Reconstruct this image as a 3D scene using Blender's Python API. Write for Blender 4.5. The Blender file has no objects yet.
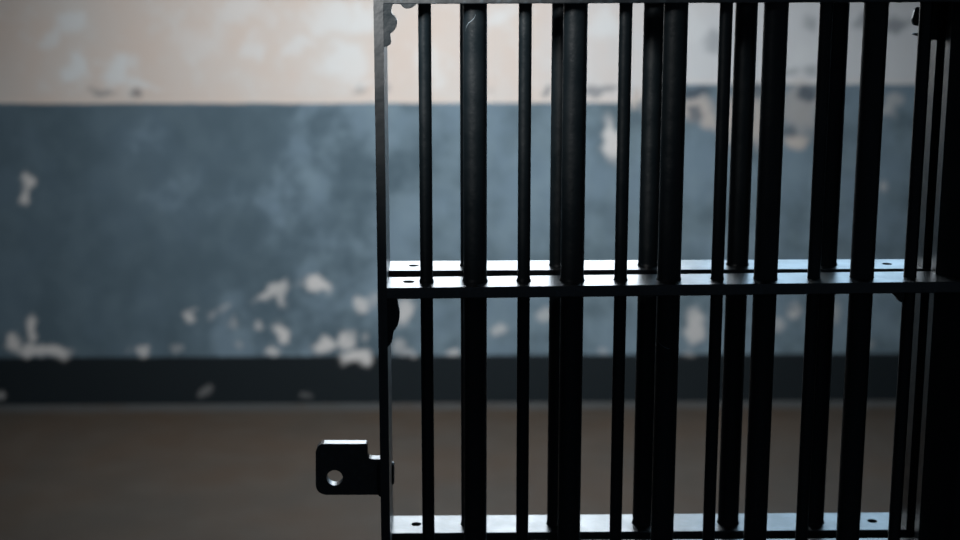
import bpy, bmesh, math, random
import numpy as np
from mathutils import Vector, Matrix, noise as noise3
random.seed(7)
S = bpy.context.scene
COL = S.collection

# ------------------------------------------------------------------ camera
YAW, PITCH, DIST = 0.0187, 0.2041, 1.746
cam_data = bpy.data.cameras.new('camera')
cam = bpy.data.objects.new('camera', cam_data)
COL.objects.link(cam)
cam.location = (-DIST*math.sin(YAW), -DIST*math.cos(YAW), 1.55)
cam.rotation_euler = (math.pi/2-PITCH, 0, -YAW)
cam_data.sensor_width = 36
cam_data.lens = 1457.48/960*36
cam_data.clip_start = 0.02
cam_data.dof.use_dof = True
cam_data.dof.focus_distance = 1.80
cam_data.dof.aperture_fstop = 54.65/16.0
cam_data.dof.aperture_blades = 0
S.camera = cam

# ------------------------------------------------------------------ world and lights
w = bpy.data.worlds.new('world'); S.world = w; w.use_nodes = True
w.node_tree.nodes['Background'].inputs[0].default_value = (0.55, 0.75, 1.0, 1)
w.node_tree.nodes['Background'].inputs[1].default_value = 0.035

def area(name, loc, target, sx, sy, power, color, spread=math.pi):
    l = bpy.data.lights.new(name, 'AREA'); l.shape = 'RECTANGLE'
    l.size, l.size_y, l.energy, l.color, l.spread = sx, sy, power, color, spread
    o = bpy.data.objects.new(name, l); COL.objects.link(o)
    o.location = loc
    o.rotation_euler = (Vector(target)-Vector(loc)).to_track_quat('-Z', 'Z').to_euler()
    return o
# daylight down the corridor's deep roof light, on to the far wall
area('roof_light', (-0.08, 1.25, 2.66), (0.0, 3.36, 0.40), 0.9, 0.7, 29, (0.95, 0.985, 1.0), math.radians(90))
# added weak fill on the gate's upper latch side, standing in for glare haze
area('haze_fill', (-0.40, -0.55, 1.84), (-0.11, 0.0, 1.60), 0.22, 0.22, 1.25, (1.0, 0.99, 0.98), math.radians(40))

S.view_settings.view_transform = 'Standard'
S.view_settings.look = 'None'
S.view_settings.gamma = 1
S.view_settings.use_curve_mapping = False
S.view_settings.exposure = 0.0

# ------------------------------------------------------------------ node helpers
def new_mat(name, rough=0.5, spec=0.5):
    m = bpy.data.materials.new(name); m.use_nodes = True
    nt = m.node_tree; b = nt.nodes['Principled BSDF']
    b.inputs['Roughness'].default_value = rough
    b.inputs['Specular IOR Level'].default_value = spec
    return m, nt, b
def nd(nt, t, **kw):
    n = nt.nodes.new(t)
    for k, v in kw.items(): setattr(n, k, v)
    return n
def link(nt, a, b): nt.links.new(a, b)
def setv(nt, sock, v):
    if isinstance(v, (int, float, tuple)): sock.default_value = v
    else: link(nt, v, sock)
def mathn(nt, op, a, b=None):
    n = nd(nt, 'ShaderNodeMath', operation=op)
    setv(nt, n.inputs[0], a)
    if b is not None: setv(nt, n.inputs[1], b)
    return n.outputs[0]
def mixc(nt, fac, a, b):
    n = nd(nt, 'ShaderNodeMix', data_type='RGBA')
    for i, v in ((0, fac), (6, a), (7, b)): setv(nt, n.inputs[i], v)
    return n.outputs[2]
def ramp(nt, v, lo, hi, a=0.0, b=1.0):
    n = nd(nt, 'ShaderNodeMapRange', interpolation_type='SMOOTHSTEP')
    link(nt, v, n.inputs[0])
    for i, x in ((1, lo), (2, hi), (3, a), (4, b)): n.inputs[i].default_value = x
    return n.outputs[0]
def noise(nt, vec, scale, detail=3.0, rough=0.55):
    n = nd(nt, 'ShaderNodeTexNoise')
    n.inputs['Scale'].default_value = scale; n.inputs['Detail'].default_value = detail
    n.inputs['Roughness'].default_value = rough
    link(nt, vec, n.inputs['Vector'])
    return n
def rgb(h):
    c = [int(h[i:i+2], 16)/255 for i in (0, 2, 4)]
    return tuple((x/12.92 if x <= .04045 else ((x+.055)/1.055)**2.4) for x in c)+(1.0,)

# worn paint on the corridor wall: (x, z, half width, half height, tilt in degrees, strength)
PEEL = [(-1.529,0.815,0.021,0.035,0,1.0),(-1.536,0.758,0.014,0.028,-10,1.0),(-1.514,0.198,0.112,0.025,-4,1.0),(-1.545,0.279,0.021,0.053,0,1.0),(-1.612,0.232,0.032,0.032,0,1.0),(-0.978,0.332,0.018,0.028,-10,0.8),(-1.148,0.203,0.018,0.025,0,0.8),(-0.906,0.336,0.018,0.018,0,0.35),(-0.852,0.357,0.032,0.014,20,0.35),(-0.828,0.306,0.018,0.021,0,0.35),(-0.736,0.294,0.018,0.018,0,0.6),(-0.682,0.419,0.07,0.021,28,0.8),(-0.643,0.397,0.018,0.046,0,0.7),(-0.52,0.44,0.063,0.028,-10,1.0),(-0.654,0.268,0.028,0.049,25,1.0),(-0.688,0.197,0.028,0.021,0,0.9),(-0.364,0.366,0.028,0.035,0,0.8),(-0.497,0.215,0.049,0.028,10,1.0),(-0.421,0.233,0.025,0.035,-20,0.9),(-0.386,0.173,0.06,0.028,0,1.0),(-0.348,0.255,0.021,0.028,0,0.35),(-0.318,0.377,0.018,0.025,0,0.4),(-0.21,0.34,0.032,0.056,-20,0.8),(-0.23,0.217,0.035,0.028,0,0.5),(0.128,0.272,0.032,0.018,15,0.6),(0.297,0.326,0.025,0.028,0,0.5),(0.841,0.287,0.039,0.07,-5,0.8),(1.194,0.334,0.032,0.025,0,0.6),(1.142,0.286,0.028,0.032,0,0.5),(1.347,0.333,0.018,0.046,0,0.35),(-0.039,0.183,0.025,0.021,0,0.8),(-0.19,0.187,0.032,0.018,0,0.5),(0.498,0.188,0.028,0.014,0,0.35),(0.825,0.182,0.028,0.014,0,0.35),(0.527,0.958,0.028,0.091,8,1.0),(1.491,1.069,0.042,0.032,25,0.55),(1.514,1.097,0.032,0.032,0,0.5),(1.503,0.785,0.014,0.025,0,0.5),(1.488,0.209,0.018,0.021,0,0.3),(-1.198,0.204,0.011,0.014,0,0.3),(-1.665,0.026,0.018,0.021,0,0.5),(-0.566,0.032,0.018,0.014,0,0.2),(-0.935,0.045,0.018,0.018,0,0.2),(-1.033,0.203,0.018,0.018,0,0.35),(-0.803,0.22,0.018,0.014,0,0.3)]
PEEL_R = [(0.799,1.07,0.084,0.042,0,0.9),(0.857,1.035,0.049,0.032,-40,0.8),(0.952,1.028,0.028,0.098,0,0.9),(1.037,1.028,0.032,0.091,0,0.8),(1.187,1.07,0.07,0.091,0,0.55),(1.181,0.957,0.042,0.025,0,0.9),(0.609,1.099,0.018,0.035,0,0.8),(1.277,1.098,0.035,0.049,0,0.4),(0.676,1.099,0.032,0.049,0,0.7),(0.747,1.046,0.032,0.049,-10,0.7)]
WHITE = [(-1.348,1.359,0.056,0.042,0,0.7),(-1.419,1.315,0.042,0.025,30,0.6),(-1.335,1.223,0.042,0.039,0,0.8),(-1.191,1.198,0.06,0.053,0,0.8),(-1.117,1.157,0.049,0.018,0,0.7),(-0.905,1.291,0.077,0.056,-20,0.3),(-0.733,1.273,0.032,0.049,0,0.5),(-0.763,1.396,0.084,0.049,0,0.4),(-0.455,1.375,0.084,0.046,0,0.55),(-0.406,1.232,0.084,0.06,0,0.6),(-0.567,1.29,0.056,0.028,20,0.5),(-0.344,1.392,0.042,0.042,0,0.6),(-0.372,1.163,0.056,0.021,0,0.5),(-0.104,1.238,0.049,0.07,0,0.4),(0.132,1.392,0.042,0.042,0,0.5),(0.489,1.358,0.042,0.063,0,0.5),(-0.077,1.152,0.035,0.028,0,0.4),(0.791,1.358,0.049,0.049,0,0.3),(1.179,1.237,0.049,0.035,0,0.3)]
MARK = [(-1.24,1.129,0.046,0.011,0,0.5),(-1.13,1.119,0.018,0.014,0,0.6),(-0.352,1.135,0.021,0.014,0,0.4),(-0.279,1.135,0.018,0.014,0,0.4),(0.293,1.13,0.014,0.021,0,0.6),(0.098,1.134,0.014,0.011,0,0.3),(0.489,1.134,0.091,0.014,0,0.6),(0.822,1.126,0.053,0.021,0,1.0),(1.213,1.122,0.032,0.021,0,0.9),(1.136,1.195,0.056,0.014,0,0.4),(1.223,1.202,0.025,0.021,0,0.4),(1.212,1.368,0.032,0.032,0,0.4),(1.513,1.357,0.042,0.025,0,0.6),(1.393,1.371,0.025,0.028,0,0.5),(0.883,1.299,0.042,0.035,0,0.4),(1.155,0.985,0.028,0.018,0,0.7),(1.026,1.126,0.028,0.018,0,0.7),(0.81,1.056,0.025,0.032,0,0.8)]

def wall_material():
    m, nt, b = new_mat('painted plaster', 0.7, 0.25)
    geo = nd(nt, 'ShaderNodeNewGeometry')
    pos = geo.outputs['Position']
    flat = nd(nt, 'ShaderNodeVectorMath', operation='MULTIPLY'); link(nt, pos, flat.inputs[0])
    flat.inputs[1].default_value = (1, 0, 1)
    P = flat.outputs[0]
    def wear(name): return nd(nt, 'ShaderNodeAttribute', attribute_name=name).outputs['Fac']
    z = nd(nt, 'ShaderNodeSeparateXYZ'); link(nt, pos, z.inputs[0])
    zz, xx = z.outputs['Z'], z.outputs['X']
    n1 = noise(nt, P, 3.2, 5, .6).outputs[0]; n2 = noise(nt, P, 9.0, 4, .6).outputs[0]; n3 = noise(nt, P, 40.0, 3).outputs[0]
    # upper coat: warm cream with patches of whiter undercoat
    cream = mixc(nt, ramp(nt, n1, .35, .7), rgb('c8bab1'), rgb('c6bfba'))
    cream = mixc(nt, mathn(nt, 'MULTIPLY', ramp(nt, n2, .5, .68), .45), cream, rgb('cbcbca'))
    cream = mixc(nt, mathn(nt, 'MULTIPLY', ramp(nt, mathn(nt, 'ADD', xx, mathn(nt, 'MULTIPLY', n1, .8)), .3, 1.5), .9), cream, rgb('c0c5ca'))   # greyer towards the right
    cream = mixc(nt, wear('whitened'), cream, rgb('d0d4d6'))
    # lower coat: blue grey dado, mottled
    blue = mixc(nt, ramp(nt, n1, .38, .62), rgb('54656f'), rgb('687b89'))
    blue = mixc(nt, mathn(nt, 'MULTIPLY', ramp(nt, n2, .42, .65), .45), blue, rgb('768994'))
    left_dark = ramp(nt, mathn(nt, 'ADD', xx, mathn(nt, 'MULTIPLY', mathn(nt, 'SUBTRACT', n1, .5), 4.5)), -.1, -.8)
    blue = mixc(nt, mathn(nt, 'MULTIPLY', left_dark, .6), blue, rgb('40525e'))        # blotches of darker blue, denser towards the left
    # the dado's upper edge steps up at the right-hand part of the wall
    edge = ramp(nt, xx, .60, .72, 1.089, 1.152)
    edge = mathn(nt, 'ADD', edge, mathn(nt, 'MULTIPLY', mathn(nt, 'SUBTRACT', n2, .5), .012))
    dd = mathn(nt, 'SUBTRACT', zz, edge)
    col = mixc(nt, ramp(nt, dd, -.004, .004), blue, cream)
    lip = mathn(nt, 'MULTIPLY', ramp(nt, dd, .0, .006), ramp(nt, dd, .02, .012))
    col = mixc(nt, mathn(nt, 'MULTIPLY', lip, .2), col, rgb('d8c4b4'))
    # black skirting paint
    bl = mathn(nt, 'ADD', zz, mathn(nt, 'MULTIPLY', mathn(nt, 'SUBTRACT', n3, .5), .008))
    col = mixc(nt, ramp(nt, bl, .181, .173), col, rgb('10191e'))
    col = mixc(nt, wear('bared'), col, rgb('b4aca6'))
    col = mixc(nt, wear('peeled'), col, rgb('c4c2c1'))
    col = mixc(nt, wear('stained'), col, rgb('4a5560'))
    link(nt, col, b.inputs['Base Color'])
    bp = nd(nt, 'ShaderNodeBump'); bp.inputs['Strength'].default_value = .15; bp.inputs['Distance'].default_value = .01
    link(nt, n2, bp.inputs['Height']); link(nt, bp.outputs[0], b.inputs['Normal'])
    return m

def floor_material():
    m, nt, b = new_mat('worn concrete floor', 0.55, 0.3)
    geo = nd(nt, 'ShaderNodeNewGeometry'); pos = geo.outputs['Position']
    s = nd(nt, 'ShaderNodeSeparateXYZ'); link(nt, pos, s.inputs[0])
    n1 = noise(nt, pos, 1.6, 5, .6).outputs[0]; n2 = noise(nt, pos, 7, 5, .65).outputs[0]; n3 = noise(nt, pos, 60, 2).outputs[0]
    c = mixc(nt, ramp(nt, n1, .35, .65), rgb('44382e'), rgb('3f3933'))
    c = mixc(nt, mathn(nt, 'MULTIPLY', ramp(nt, n2, .4, .7), .5), c, rgb('4a433c'))
    c = mixc(nt, mathn(nt, 'MULTIPLY', ramp(nt, n3, .5, .8), .25), c, rgb('38332f'))
    # strip of grey paint left along the foot of the wall
    st = mathn(nt, 'MULTIPLY', ramp(nt, s.outputs['Y'], 3.24, 3.30), ramp(nt, n2, .25, .5))
    c = mixc(nt, mathn(nt, 'MULTIPLY', st, .5), c, rgb('4e575c'))
    link(nt, c, b.inputs['Base Color'])
    bp = nd(nt, 'ShaderNodeBump'); bp.inputs['Strength'].default_value = .2; bp.inputs['Distance'].default_value = .01
    link(nt, n2, bp.inputs['Height']); link(nt, bp.outputs[0], b.inputs['Normal'])
    return m

def plain(name, h, rough=.8):
    m, nt, b = new_mat(name, rough, .2)
    geo = nd(nt, 'ShaderNodeNewGeometry')
    n = noise(nt, geo.outputs['Position'], 5, 4)
    c = rgb(h); d = tuple(x*.75 for x in c[:3])+(1,)
    link(nt, mixc(nt, n.outputs[0], d, c), b.inputs['Base Color'])
    return m

def steel(name, base, rough, chip=0.0, chipcol='b9c4cc', spec=.5, coat=0.0):
    m, nt, b = new_mat(name, rough, spec)
    geo = nd(nt, 'ShaderNodeNewGeometry'); pos = geo.outputs['Position']
    n1 = noise(nt, pos, 30, 4).outputs[0]; n2 = noise(nt, pos, 120, 3).outputs[0]
    c = mixc(nt, n1, rgb(base), tuple(x*1.5 for x in rgb(base)[:3])+(1,))
    if chip: c = mixc(nt, mathn(nt, 'MULTIPLY', ramp(nt, n2, .52, .66), chip), c, rgb(chipcol))
    link(nt, c, b.inputs['Base Color'])
    r = ramp(nt, n1, .3, .7, rough-.06, rough+.08); link(nt, r, b.inputs['Roughness'])
    b.inputs['Coat Weight'].default_value = coat; b.inputs['Coat Roughness'].default_value = .3
    bp = nd(nt, 'ShaderNodeBump'); bp.inputs['Strength'].default_value = .25; bp.inputs['Distance'].default_value = .002
    link(nt, n2, bp.inputs['Height']); link(nt, bp.outputs[0], b.inputs['Normal'])
    return m

M_WALL, M_FLOOR = wall_material(), floor_material()
M_DARK = plain('soot grey plaster', '3a3f44'); M_CEIL = plain('grey ceiling paint', '8f9396')
def daylight(strength, tint=(.80, .91, 1, 1)):
    m = bpy.data.materials.new('daylit glass'); m.use_nodes = True; nt = m.node_tree
    nt.nodes.remove(nt.nodes['Principled BSDF'])
    e = nd(nt, 'ShaderNodeEmission'); e.inputs[0].default_value = tint; e.inputs[1].default_value = strength
    link(nt, e.outputs[0], nt.nodes['Material Output'].inputs[0]); return m
M_GLASS = daylight(8.0); M_FRAME = plain('assumed window frame paint', '2a3136', .5)
M_STEEL = steel('blue black gloss paint', '10181c', .40)
M_STILE = steel('worn blue black edge paint', '10181c', .48, spec=1.0, coat=.5)
M_RAIL = steel('worn blue black gloss paint', '0e161b', .42, .2, '4d6472', spec=1.0, coat=.8)

# ------------------------------------------------------------------ mesh helpers
def finish(name, bm, mat, parent=None, origin=None, smooth=None):
    bmesh.ops.recalc_face_normals(bm, faces=bm.faces)
    me = bpy.data.meshes.new(name)
    o = bpy.data.objects.new(name, me); COL.objects.link(o)
    org = Vector(origin) if origin else Vector((0, 0, 0))
    bmesh.ops.translate(bm, verts=bm.verts, vec=-org)
    if smooth is not None:
        for f in bm.faces: f.smooth = True
        for e in bm.edges:
            if len(e.link_faces) == 2 and e.calc_face_angle(0) > smooth: e.smooth = False
    bm.to_mesh(me); bm.free()
    me.materials.append(mat)
    if parent:
        o.parent = parent; o.location = org-Vector(parent.location)
    else: o.location = org
    return o
def box(bm, x0, x1, y0, y1, z0, z1):
    v = [bm.verts.new((x, y, z)) for x in (x0, x1) for y in (y0, y1) for z in (z0, z1)]
    for q in ((0,1,3,2), (4,6,7,5), (0,4,5,1), (2,3,7,6), (0,2,6,4), (1,5,7,3)): bm.faces.new([v[i] for i in q])
def bevel(bm, w, seg=2, ang=.6):
    es = [e for e in bm.edges if len(e.link_faces) == 2 and e.calc_face_angle(0) > ang]
    bmesh.ops.bevel(bm, geom=es, offset=w, segments=seg, profile=.6, affect='EDGES', clamp_overlap=True)
def sheet(outline, holes, thick, axis, at):
    """solid plate cut to an outline with round holes; axis 'z' = lying flat with its top at 'at', 'y' = upright with its near face at 'at'"""
    bm = bmesh.new(); loops = []
    def put(a, b): return bm.verts.new((a, b, at) if axis == 'z' else (a, at, b))
    for lp in [outline]+holes:
        vs = [put(*p) for p in lp]; loops.append(vs)
        for i in range(len(vs)): bm.edges.new((vs[i], vs[(i+1) % len(vs)]))
    bmesh.ops.triangle_fill(bm, use_beauty=True, use_dissolve=False, edges=bm.edges[:])
    r = bmesh.ops.extrude_face_region(bm, geom=bm.faces[:])
    nv = [g for g in r['geom'] if isinstance(g, bmesh.types.BMVert)]
    bmesh.ops.translate(bm, verts=nv, vec=(0, 0, -thick) if axis == 'z' else (0, thick, 0))
    bmesh.ops.recalc_face_normals(bm, faces=bm.faces)
    return bm
def ring(cx, cy, r, n=20): return [(cx+r*math.cos(2*math.pi*i/n), cy+r*math.sin(2*math.pi*i/n)) for i in range(n)]
def smooth_outline(pts, it=2):
    for _ in range(it):
        q = []
        for i in range(len(pts)):
            a, b = pts[i], pts[(i+1) % len(pts)]
            q += [(a[0]*.75+b[0]*.25, a[1]*.75+b[1]*.25), (a[0]*.25+b[0]*.75, a[1]*.25+b[1]*.75)]
        pts = q
    return pts
def structure(o): o['kind'] = 'structure'; return o

# ------------------------------------------------------------------ the corridor and the cell front
WX = np.concatenate(([-4.5], np.arange(-1.9, 2.0, .009), [4.5])); WZ = np.concatenate(([-.1], np.arange(0, 1.6, .009), [2.8]))
bm = bmesh.new()
grid = [[bm.verts.new((x, 3.36, z)) for x in WX] for z in WZ]
for ra, rb in zip(grid, grid[1:]):
    for i in range(len(WX)-1): bm.faces.new((ra[i], ra[i+1], rb[i+1], rb[i]))
bm.verts.index_update()
GX, GZ = np.meshgrid(WX, WZ); GX, GZ = GX.ravel(), GZ.ravel()
def wobble(scale, amt, off):
    d = np.array([[noise3.fractal((x*scale+off, z*scale, o), 1.0, 2.0, 3) for o in (0.3, 7.7)] for x, z in zip(GX, GZ)])
    return GX+d[:, 0]*amt, GZ+d[:, 1]*amt
def worn(lst, q, soft):
    acc = np.zeros(len(GX))
    for x, z, a, c, t, wt in lst:
        t = math.radians(t); dx, dz = q[0]-x, q[1]-z
        u = (dx*math.cos(t)+dz*math.sin(t))/a; v = (dz*math.cos(t)-dx*math.sin(t))/c
        k = np.clip((1+soft-np.hypot(u, v))/(2*soft), 0, 1)
        acc = np.maximum(acc, wt*k*k*(3-2*k))
    return acc
q1, q2 = wobble(22, .020, 0), wobble(13, .040, 5)
ML = {'peeled': worn([(x, z, a*.9, c*.9, t, w*.95) for x, z, a, c, t, w in PEEL], q1, .4), 'bared': worn(PEEL_R, q1, .45), 'stained': worn(MARK, q1, .4), 'whitened': worn(WHITE, q2, .45)}
for nm, arr in ML.items():
    lay = bm.verts.layers.float.new(nm)
    bm.verts.ensure_lookup_table()
    for v, k in zip(bm.verts, arr): v[lay] = float(k)
box(bm, -4.5, 4.5, 3.361, 3.56, -.1, 2.8)
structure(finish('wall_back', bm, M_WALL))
bm = bmesh.new(); box(bm, -4.5, 4.5, -3.2, 3.36, -.1, 0); structure(finish('floor', bm, M_FLOOR))
bm = bmesh.new()                                        # ceiling with the roof light's opening
box(bm, -4.5, -.9, -3.2, 3.36, 2.7, 2.8); box(bm, .5, 4.5, -3.2, 3.36, 2.7, 2.8)
box(bm, -.9, .5, -3.2, .75, 2.7, 2.8); box(bm, -.9, .5, 1.95, 3.36, 2.7, 2.8)
structure(finish('ceiling', bm, M_CEIL))
bm = bmesh.new(); box(bm, .74, 4.5, 0.0, .22, 0, 2.7); structure(finish('wall_right', bm, M_DARK))

bm = bmesh.new(); box(bm, 0.84, 2.9, 3.345, 3.36, 1.53, 2.55); structure(finish('assumed_window_2', bm, daylight(3.4, (.50, .76, 1, 1))))
# assumed wide windows high on the corridor's far wall, above the photograph's upper edge: their light gleams on the rails
bm = bmesh.new(); box(bm, -.62, .72, 3.345, 3.36, 1.53, 2.55); structure(finish('assumed_window_1', bm, M_GLASS))
bm = bmesh.new()
for x0, x1, z0, z1 in ((-.68, -.62, 1.48, 2.61), (.72, .84, 1.48, 2.61), (-.62, .72, 1.48, 1.53), (-.62, .72, 2.55, 2.61), (.03, .07, 1.53, 2.55), (2.90, 2.96, 1.48, 2.61), (.84, 2.90, 1.48, 1.53), (.84, 2.90, 2.55, 2.61), (1.84, 1.88, 1.53, 2.55)): box(bm, x0, x1, 3.32, 3.36, z0, z1)
structure(finish('assumed_window_trim_1', bm, M_FRAME))

# ------------------------------------------------------------------ the barred gate
gate = bpy.data.objects.new('cell_gate', None); COL.objects.link(gate)
gate.location = (.23, .08, 0)
gate['label'] = 'open black steel prison gate of round vertical bars with a lock tab'
gate['category'] = 'gate'
EYE = 1.55
RAIL_Z = [EYE-.0260, EYE-.3810, EYE-.7395, .4530, .0960, 1.8810, 2.2400]; RT = .0130
FD, RF, RB = .0649, .0921, .1569                        # depth of the front rails, the rear rails' near and far edges
XL, XR = -.1141, .577
TOP, BOT = 2.30, .012

def gate_part(name, bm, mat=M_STEEL, smooth=None, origin=None): return finish(name, bm, mat, gate, origin, smooth)

# latch stile: one flat bar as deep as the gate
bm = bmesh.new(); box(bm, XL-.0114, XL, 0, RB, BOT, TOP)
for v in bm.verts: v.co.x -= .0026*v.co.y/RB            # very slightly out of true
bevel(bm, .0010); gate_part('latch_stile', bm, M_STILE, .5)
# hinge side: rear flat bar, and an angled near post
bm = bmesh.new(); box(bm, XR-.0015, XR+.013, RF+.002, RB, BOT, TOP); bevel(bm, .0012); gate_part('hinge_stile', bm, M_STEEL, .5)
bm = bmesh.new()
pl = [(XR, FD), (XR, FD-.018), (.606, .004), (.72, .004), (.72, FD)]
lo = [bm.verts.new((x, y, BOT)) for x, y in pl]; hi = [bm.verts.new((x, y, TOP)) for x, y in pl]
bm.faces.new(lo); bm.faces.new(hi)
for i in range(5): bm.faces.new((lo[i], lo[(i+1) % 5], hi[(i+1) % 5], hi[i]))
bevel(bm, .002); gate_part('hinge_post', bm, M_STEEL, .5)
# blank plate between near post and rear bar
bm = bmesh.new(); box(bm, .590, .72, FD, RB, BOT, TOP); gate_part('web_plate', bm, M_STEEL)

for i, z in enumerate(RAIL_Z):
    hole = ring(-.0885, .036, .0068) if i == 1 else ring(-.0835, .034, .0055)
    bm = sheet([(XL-.001, 0), (.72, 0), (.72, .0035), (.606, .0035), (XR+.001, FD-.018), (XR+.001, FD), (XL-.001, FD)], [hole], RT+.0012, 'z', z)
    bevel(bm, .0012, 2); o = gate_part('front_rail', bm, M_RAIL, None, (.23, 0, z))
    if i == 0: o.rotation_euler.y = -.003
    if i == 1: o.rotation_euler.y = -.0075              # this rail sags towards the latch
    bm = sheet([(XL-.003, RF), (XR+.01, RF), (XR+.01, RB), (XL-.003, RB)], [ring(-.0845, .125, .0062), ring(.5385, .125, .0062)], RT, 'z', z)
    bevel(bm, .0012, 2); gate_part('rear_rail', bm, M_RAIL, None, (.23, RF, z))

def bar_mesh(r, n=28):
    prof = [(0, BOT+.02), (r, BOT+.02)]
    for z in sorted(RAIL_Z):
        prof += [(r, z-RT-.004), (r+.0006, z-RT), (r+.0012, z), (r+.0005, z+.0015), (r, z+.004)]
    prof += [(r, TOP-.01), (0, TOP-.01)]
    bm = bmesh.new(); rows = []
    for rr, z in prof:
        if rr == 0: rows.append([bm.verts.new((0, 0, z))])
        else: rows.append([bm.verts.new((rr*math.cos(2*math.pi*i/n), rr*math.sin(2*math.pi*i/n), z)) for i in range(n)])
    for a, b in zip(rows, rows[1:]):
        for i in range(n):
            j = (i+1) % n
            if len(a) == 1: bm.faces.new((a[0], b[i], b[j]))
            elif len(b) == 1: bm.faces.new((a[i], a[j], b[0]))
            else: bm.faces.new((a[i], a[j], b[j], b[i]))
    return bm
def row(name, r, xs, y):
    first = None
    for x in xs:
        if first is None:
            o = first = gate_part(name, bar_mesh(r), M_STEEL, .6)
        else:
            o = first.copy(); COL.objects.link(o); o.parent = gate
        o.location = Vector((x, y, 0))-Vector(gate.location)
row('thick_bar', .0147, [-.0661+.0606*k for k in (1, 3, 5, 7, 9)], FD/2)
row('thin_bar', .0079, [-.0660+.0606*k for k in (0, 2, 4, 6, 8, 10)], FD/2)
row('rear_bar', .0140, [-.0092+.1166*k for k in range(5)], (RF+RB)/2)

# lock tab reaching out past the latch stile, with its round eye
tab = [(-.2120,.8929), (-.2110,.9378), (-.2097,.9425), (-.2072,.9466), (-.2042,.9485), (-.2004,.9493), (-.1463,.9489), (-.1450,.9483), (-.1444,.9469), (-.1446,.9345),
       (-.1441,.9312), (-.1424,.9292), (-.1395,.9282), (-.1265,.9278), (-.1265,.8793), (-.1993,.8798), (-.2045,.8813), (-.2085,.8840), (-.2108,.8875)]
bm = sheet(tab, [ring(-.1872, .9030, .0104, 28)], .0155, 'y', .050); bmesh.ops.translate(bm, verts=bm.verts, vec=(0, 0, .0012)); bevel(bm, .0009, 2)
gate_part('lock_tab', bm, M_RAIL, None, (-.17, .055, .91))
bm = sheet(smooth_outline([(-.1325,.926), (-.1265,.926), (-.1265,.8795), (-.1315,.8795), (-.1335,.902)], 1), [], .004, 'y', .0465); bevel(bm, .0008)
gate_part('weld_seam', bm, M_STEEL, .5)
# bolt head on the stile's inner face
bm = bmesh.new()
bmesh.ops.create_cone(bm, cap_ends=True, segments=24, radius1=.0165, radius2=.0150, depth=.0036, matrix=Matrix.Translation((XL-.0008, .118, .8865)) @ Matrix.Rotation(math.pi/2, 4, 'Y'))
bevel(bm, .0006); gate_part('bolt_head', bm, M_STEEL, .5)
# ragged weld brackets in the corners
def bracket(name, pts, y, t): 
    bm = sheet(smooth_outline(pts, 1), [], t, 'y', y); bevel(bm, .0008, 1); gate_part(name, bm, M_STEEL, .5)
bracket('corner_bracket', [(-.1159,1.5201), (-.0984,1.5201), (-.1025,1.5096), (-.1050,1.5037), (-.1045,1.4978), (-.0999,1.4943), (-.0980,1.4884), (-.0990,1.4814), (-.1037,1.4755), (-.1070,1.4743), (-.1050,1.4624), (-.1098,1.4595), (-.1159,1.4583)], .0005, .012)
bracket('weld_bead', [(-.1010,1.5180), (-.0949,1.5096), (-.0902,1.5045), (-.0855,1.5030), (-.0795,1.5050), (-.0747,1.5084), (-.0711,1.5131), (-.0690,1.5180)], .0005, .012)
bracket('corner_bracket', [(-.1159,1.1580), (-.1015,1.1580), (-.1010,1.1430), (-.0988,1.1366), (-.0996,1.1239), (-.1030,1.1155), (-.1068,1.1115), (-.1082,1.0995), (-.1120,1.0935), (-.1159,1.0900)], .0005, .012)
bracket('weld_bead', [(.4960,1.5180), (.4988,1.5125), (.5026,1.5095), (.5074,1.5100), (.5105,1.5125), (.5120,1.5180)], .020, .010)
bracket('weld_bead', [(.5120,1.1600), (.5185,1.1500), (.5235,1.1455), (.5270,1.1400), (.5330,1.1400), (.5340,1.1600)], .026, .010)
bracket('hinge_knuckle', [(.5530,1.5030), (.5445,1.5020), (.5430,1.4966), (.5409,1.4870), (.5430,1.4815), (.5469,1.4794), (.5560,1.4800)], .088, .006)
bracket('hinge_knuckle', [(.5560,1.4712), (.5424,1.4707), (.5430,1.4682), (.5560,1.4660)], .088, .006)
bm = bmesh.new(); box(bm, .5540, .5768, RF-.003, RF+.0015, 1.4620, 1.5105); bevel(bm, .001); gate_part('hinge_plate', bm, M_STEEL)

# pale scratches in the paint of two thick bars
M_SCRATCH = plain('scratched primer', '7d8a92', .5)
def scratch(cx, pts):
    bm = bmesh.new(); prev = None
    for i, (dx, z) in enumerate(pts):
        y = FD/2-math.sqrt(max(.0147**2-dx*dx, 0)); w = .00045 if 0 < i < len(pts)-1 else .0002
        cur = [bm.verts.new((cx+dx, y+dy, z+dz)) for dy, dz in ((-.0003, w), (-.0003, -w), (.0004, -w), (.0004, w))]
        if prev:
            for k in range(4): bm.faces.new((prev[k], prev[(k+1) % 4], cur[(k+1) % 4], cur[k]))
        else: bm.faces.new(cur)
        prev = cur
    bm.faces.new(prev); gate_part('paint_scratch', bm, M_SCRATCH)['label'] = 'pale scratch in the dark paint'
scratch(-.0055, [(-.0115, 1.4760), (-.0105, 1.4815), (-.0080, 1.4860), (-.0045, 1.4885), (-.0015, 1.4915), (.0010, 1.4965)])
scratch(.2369, [(-.0132, 1.0925), (-.0115, 1.0895), (-.0085, 1.0868), (-.0045, 1.0845), (-.0005, 1.0835), (.0012, 1.0840)])
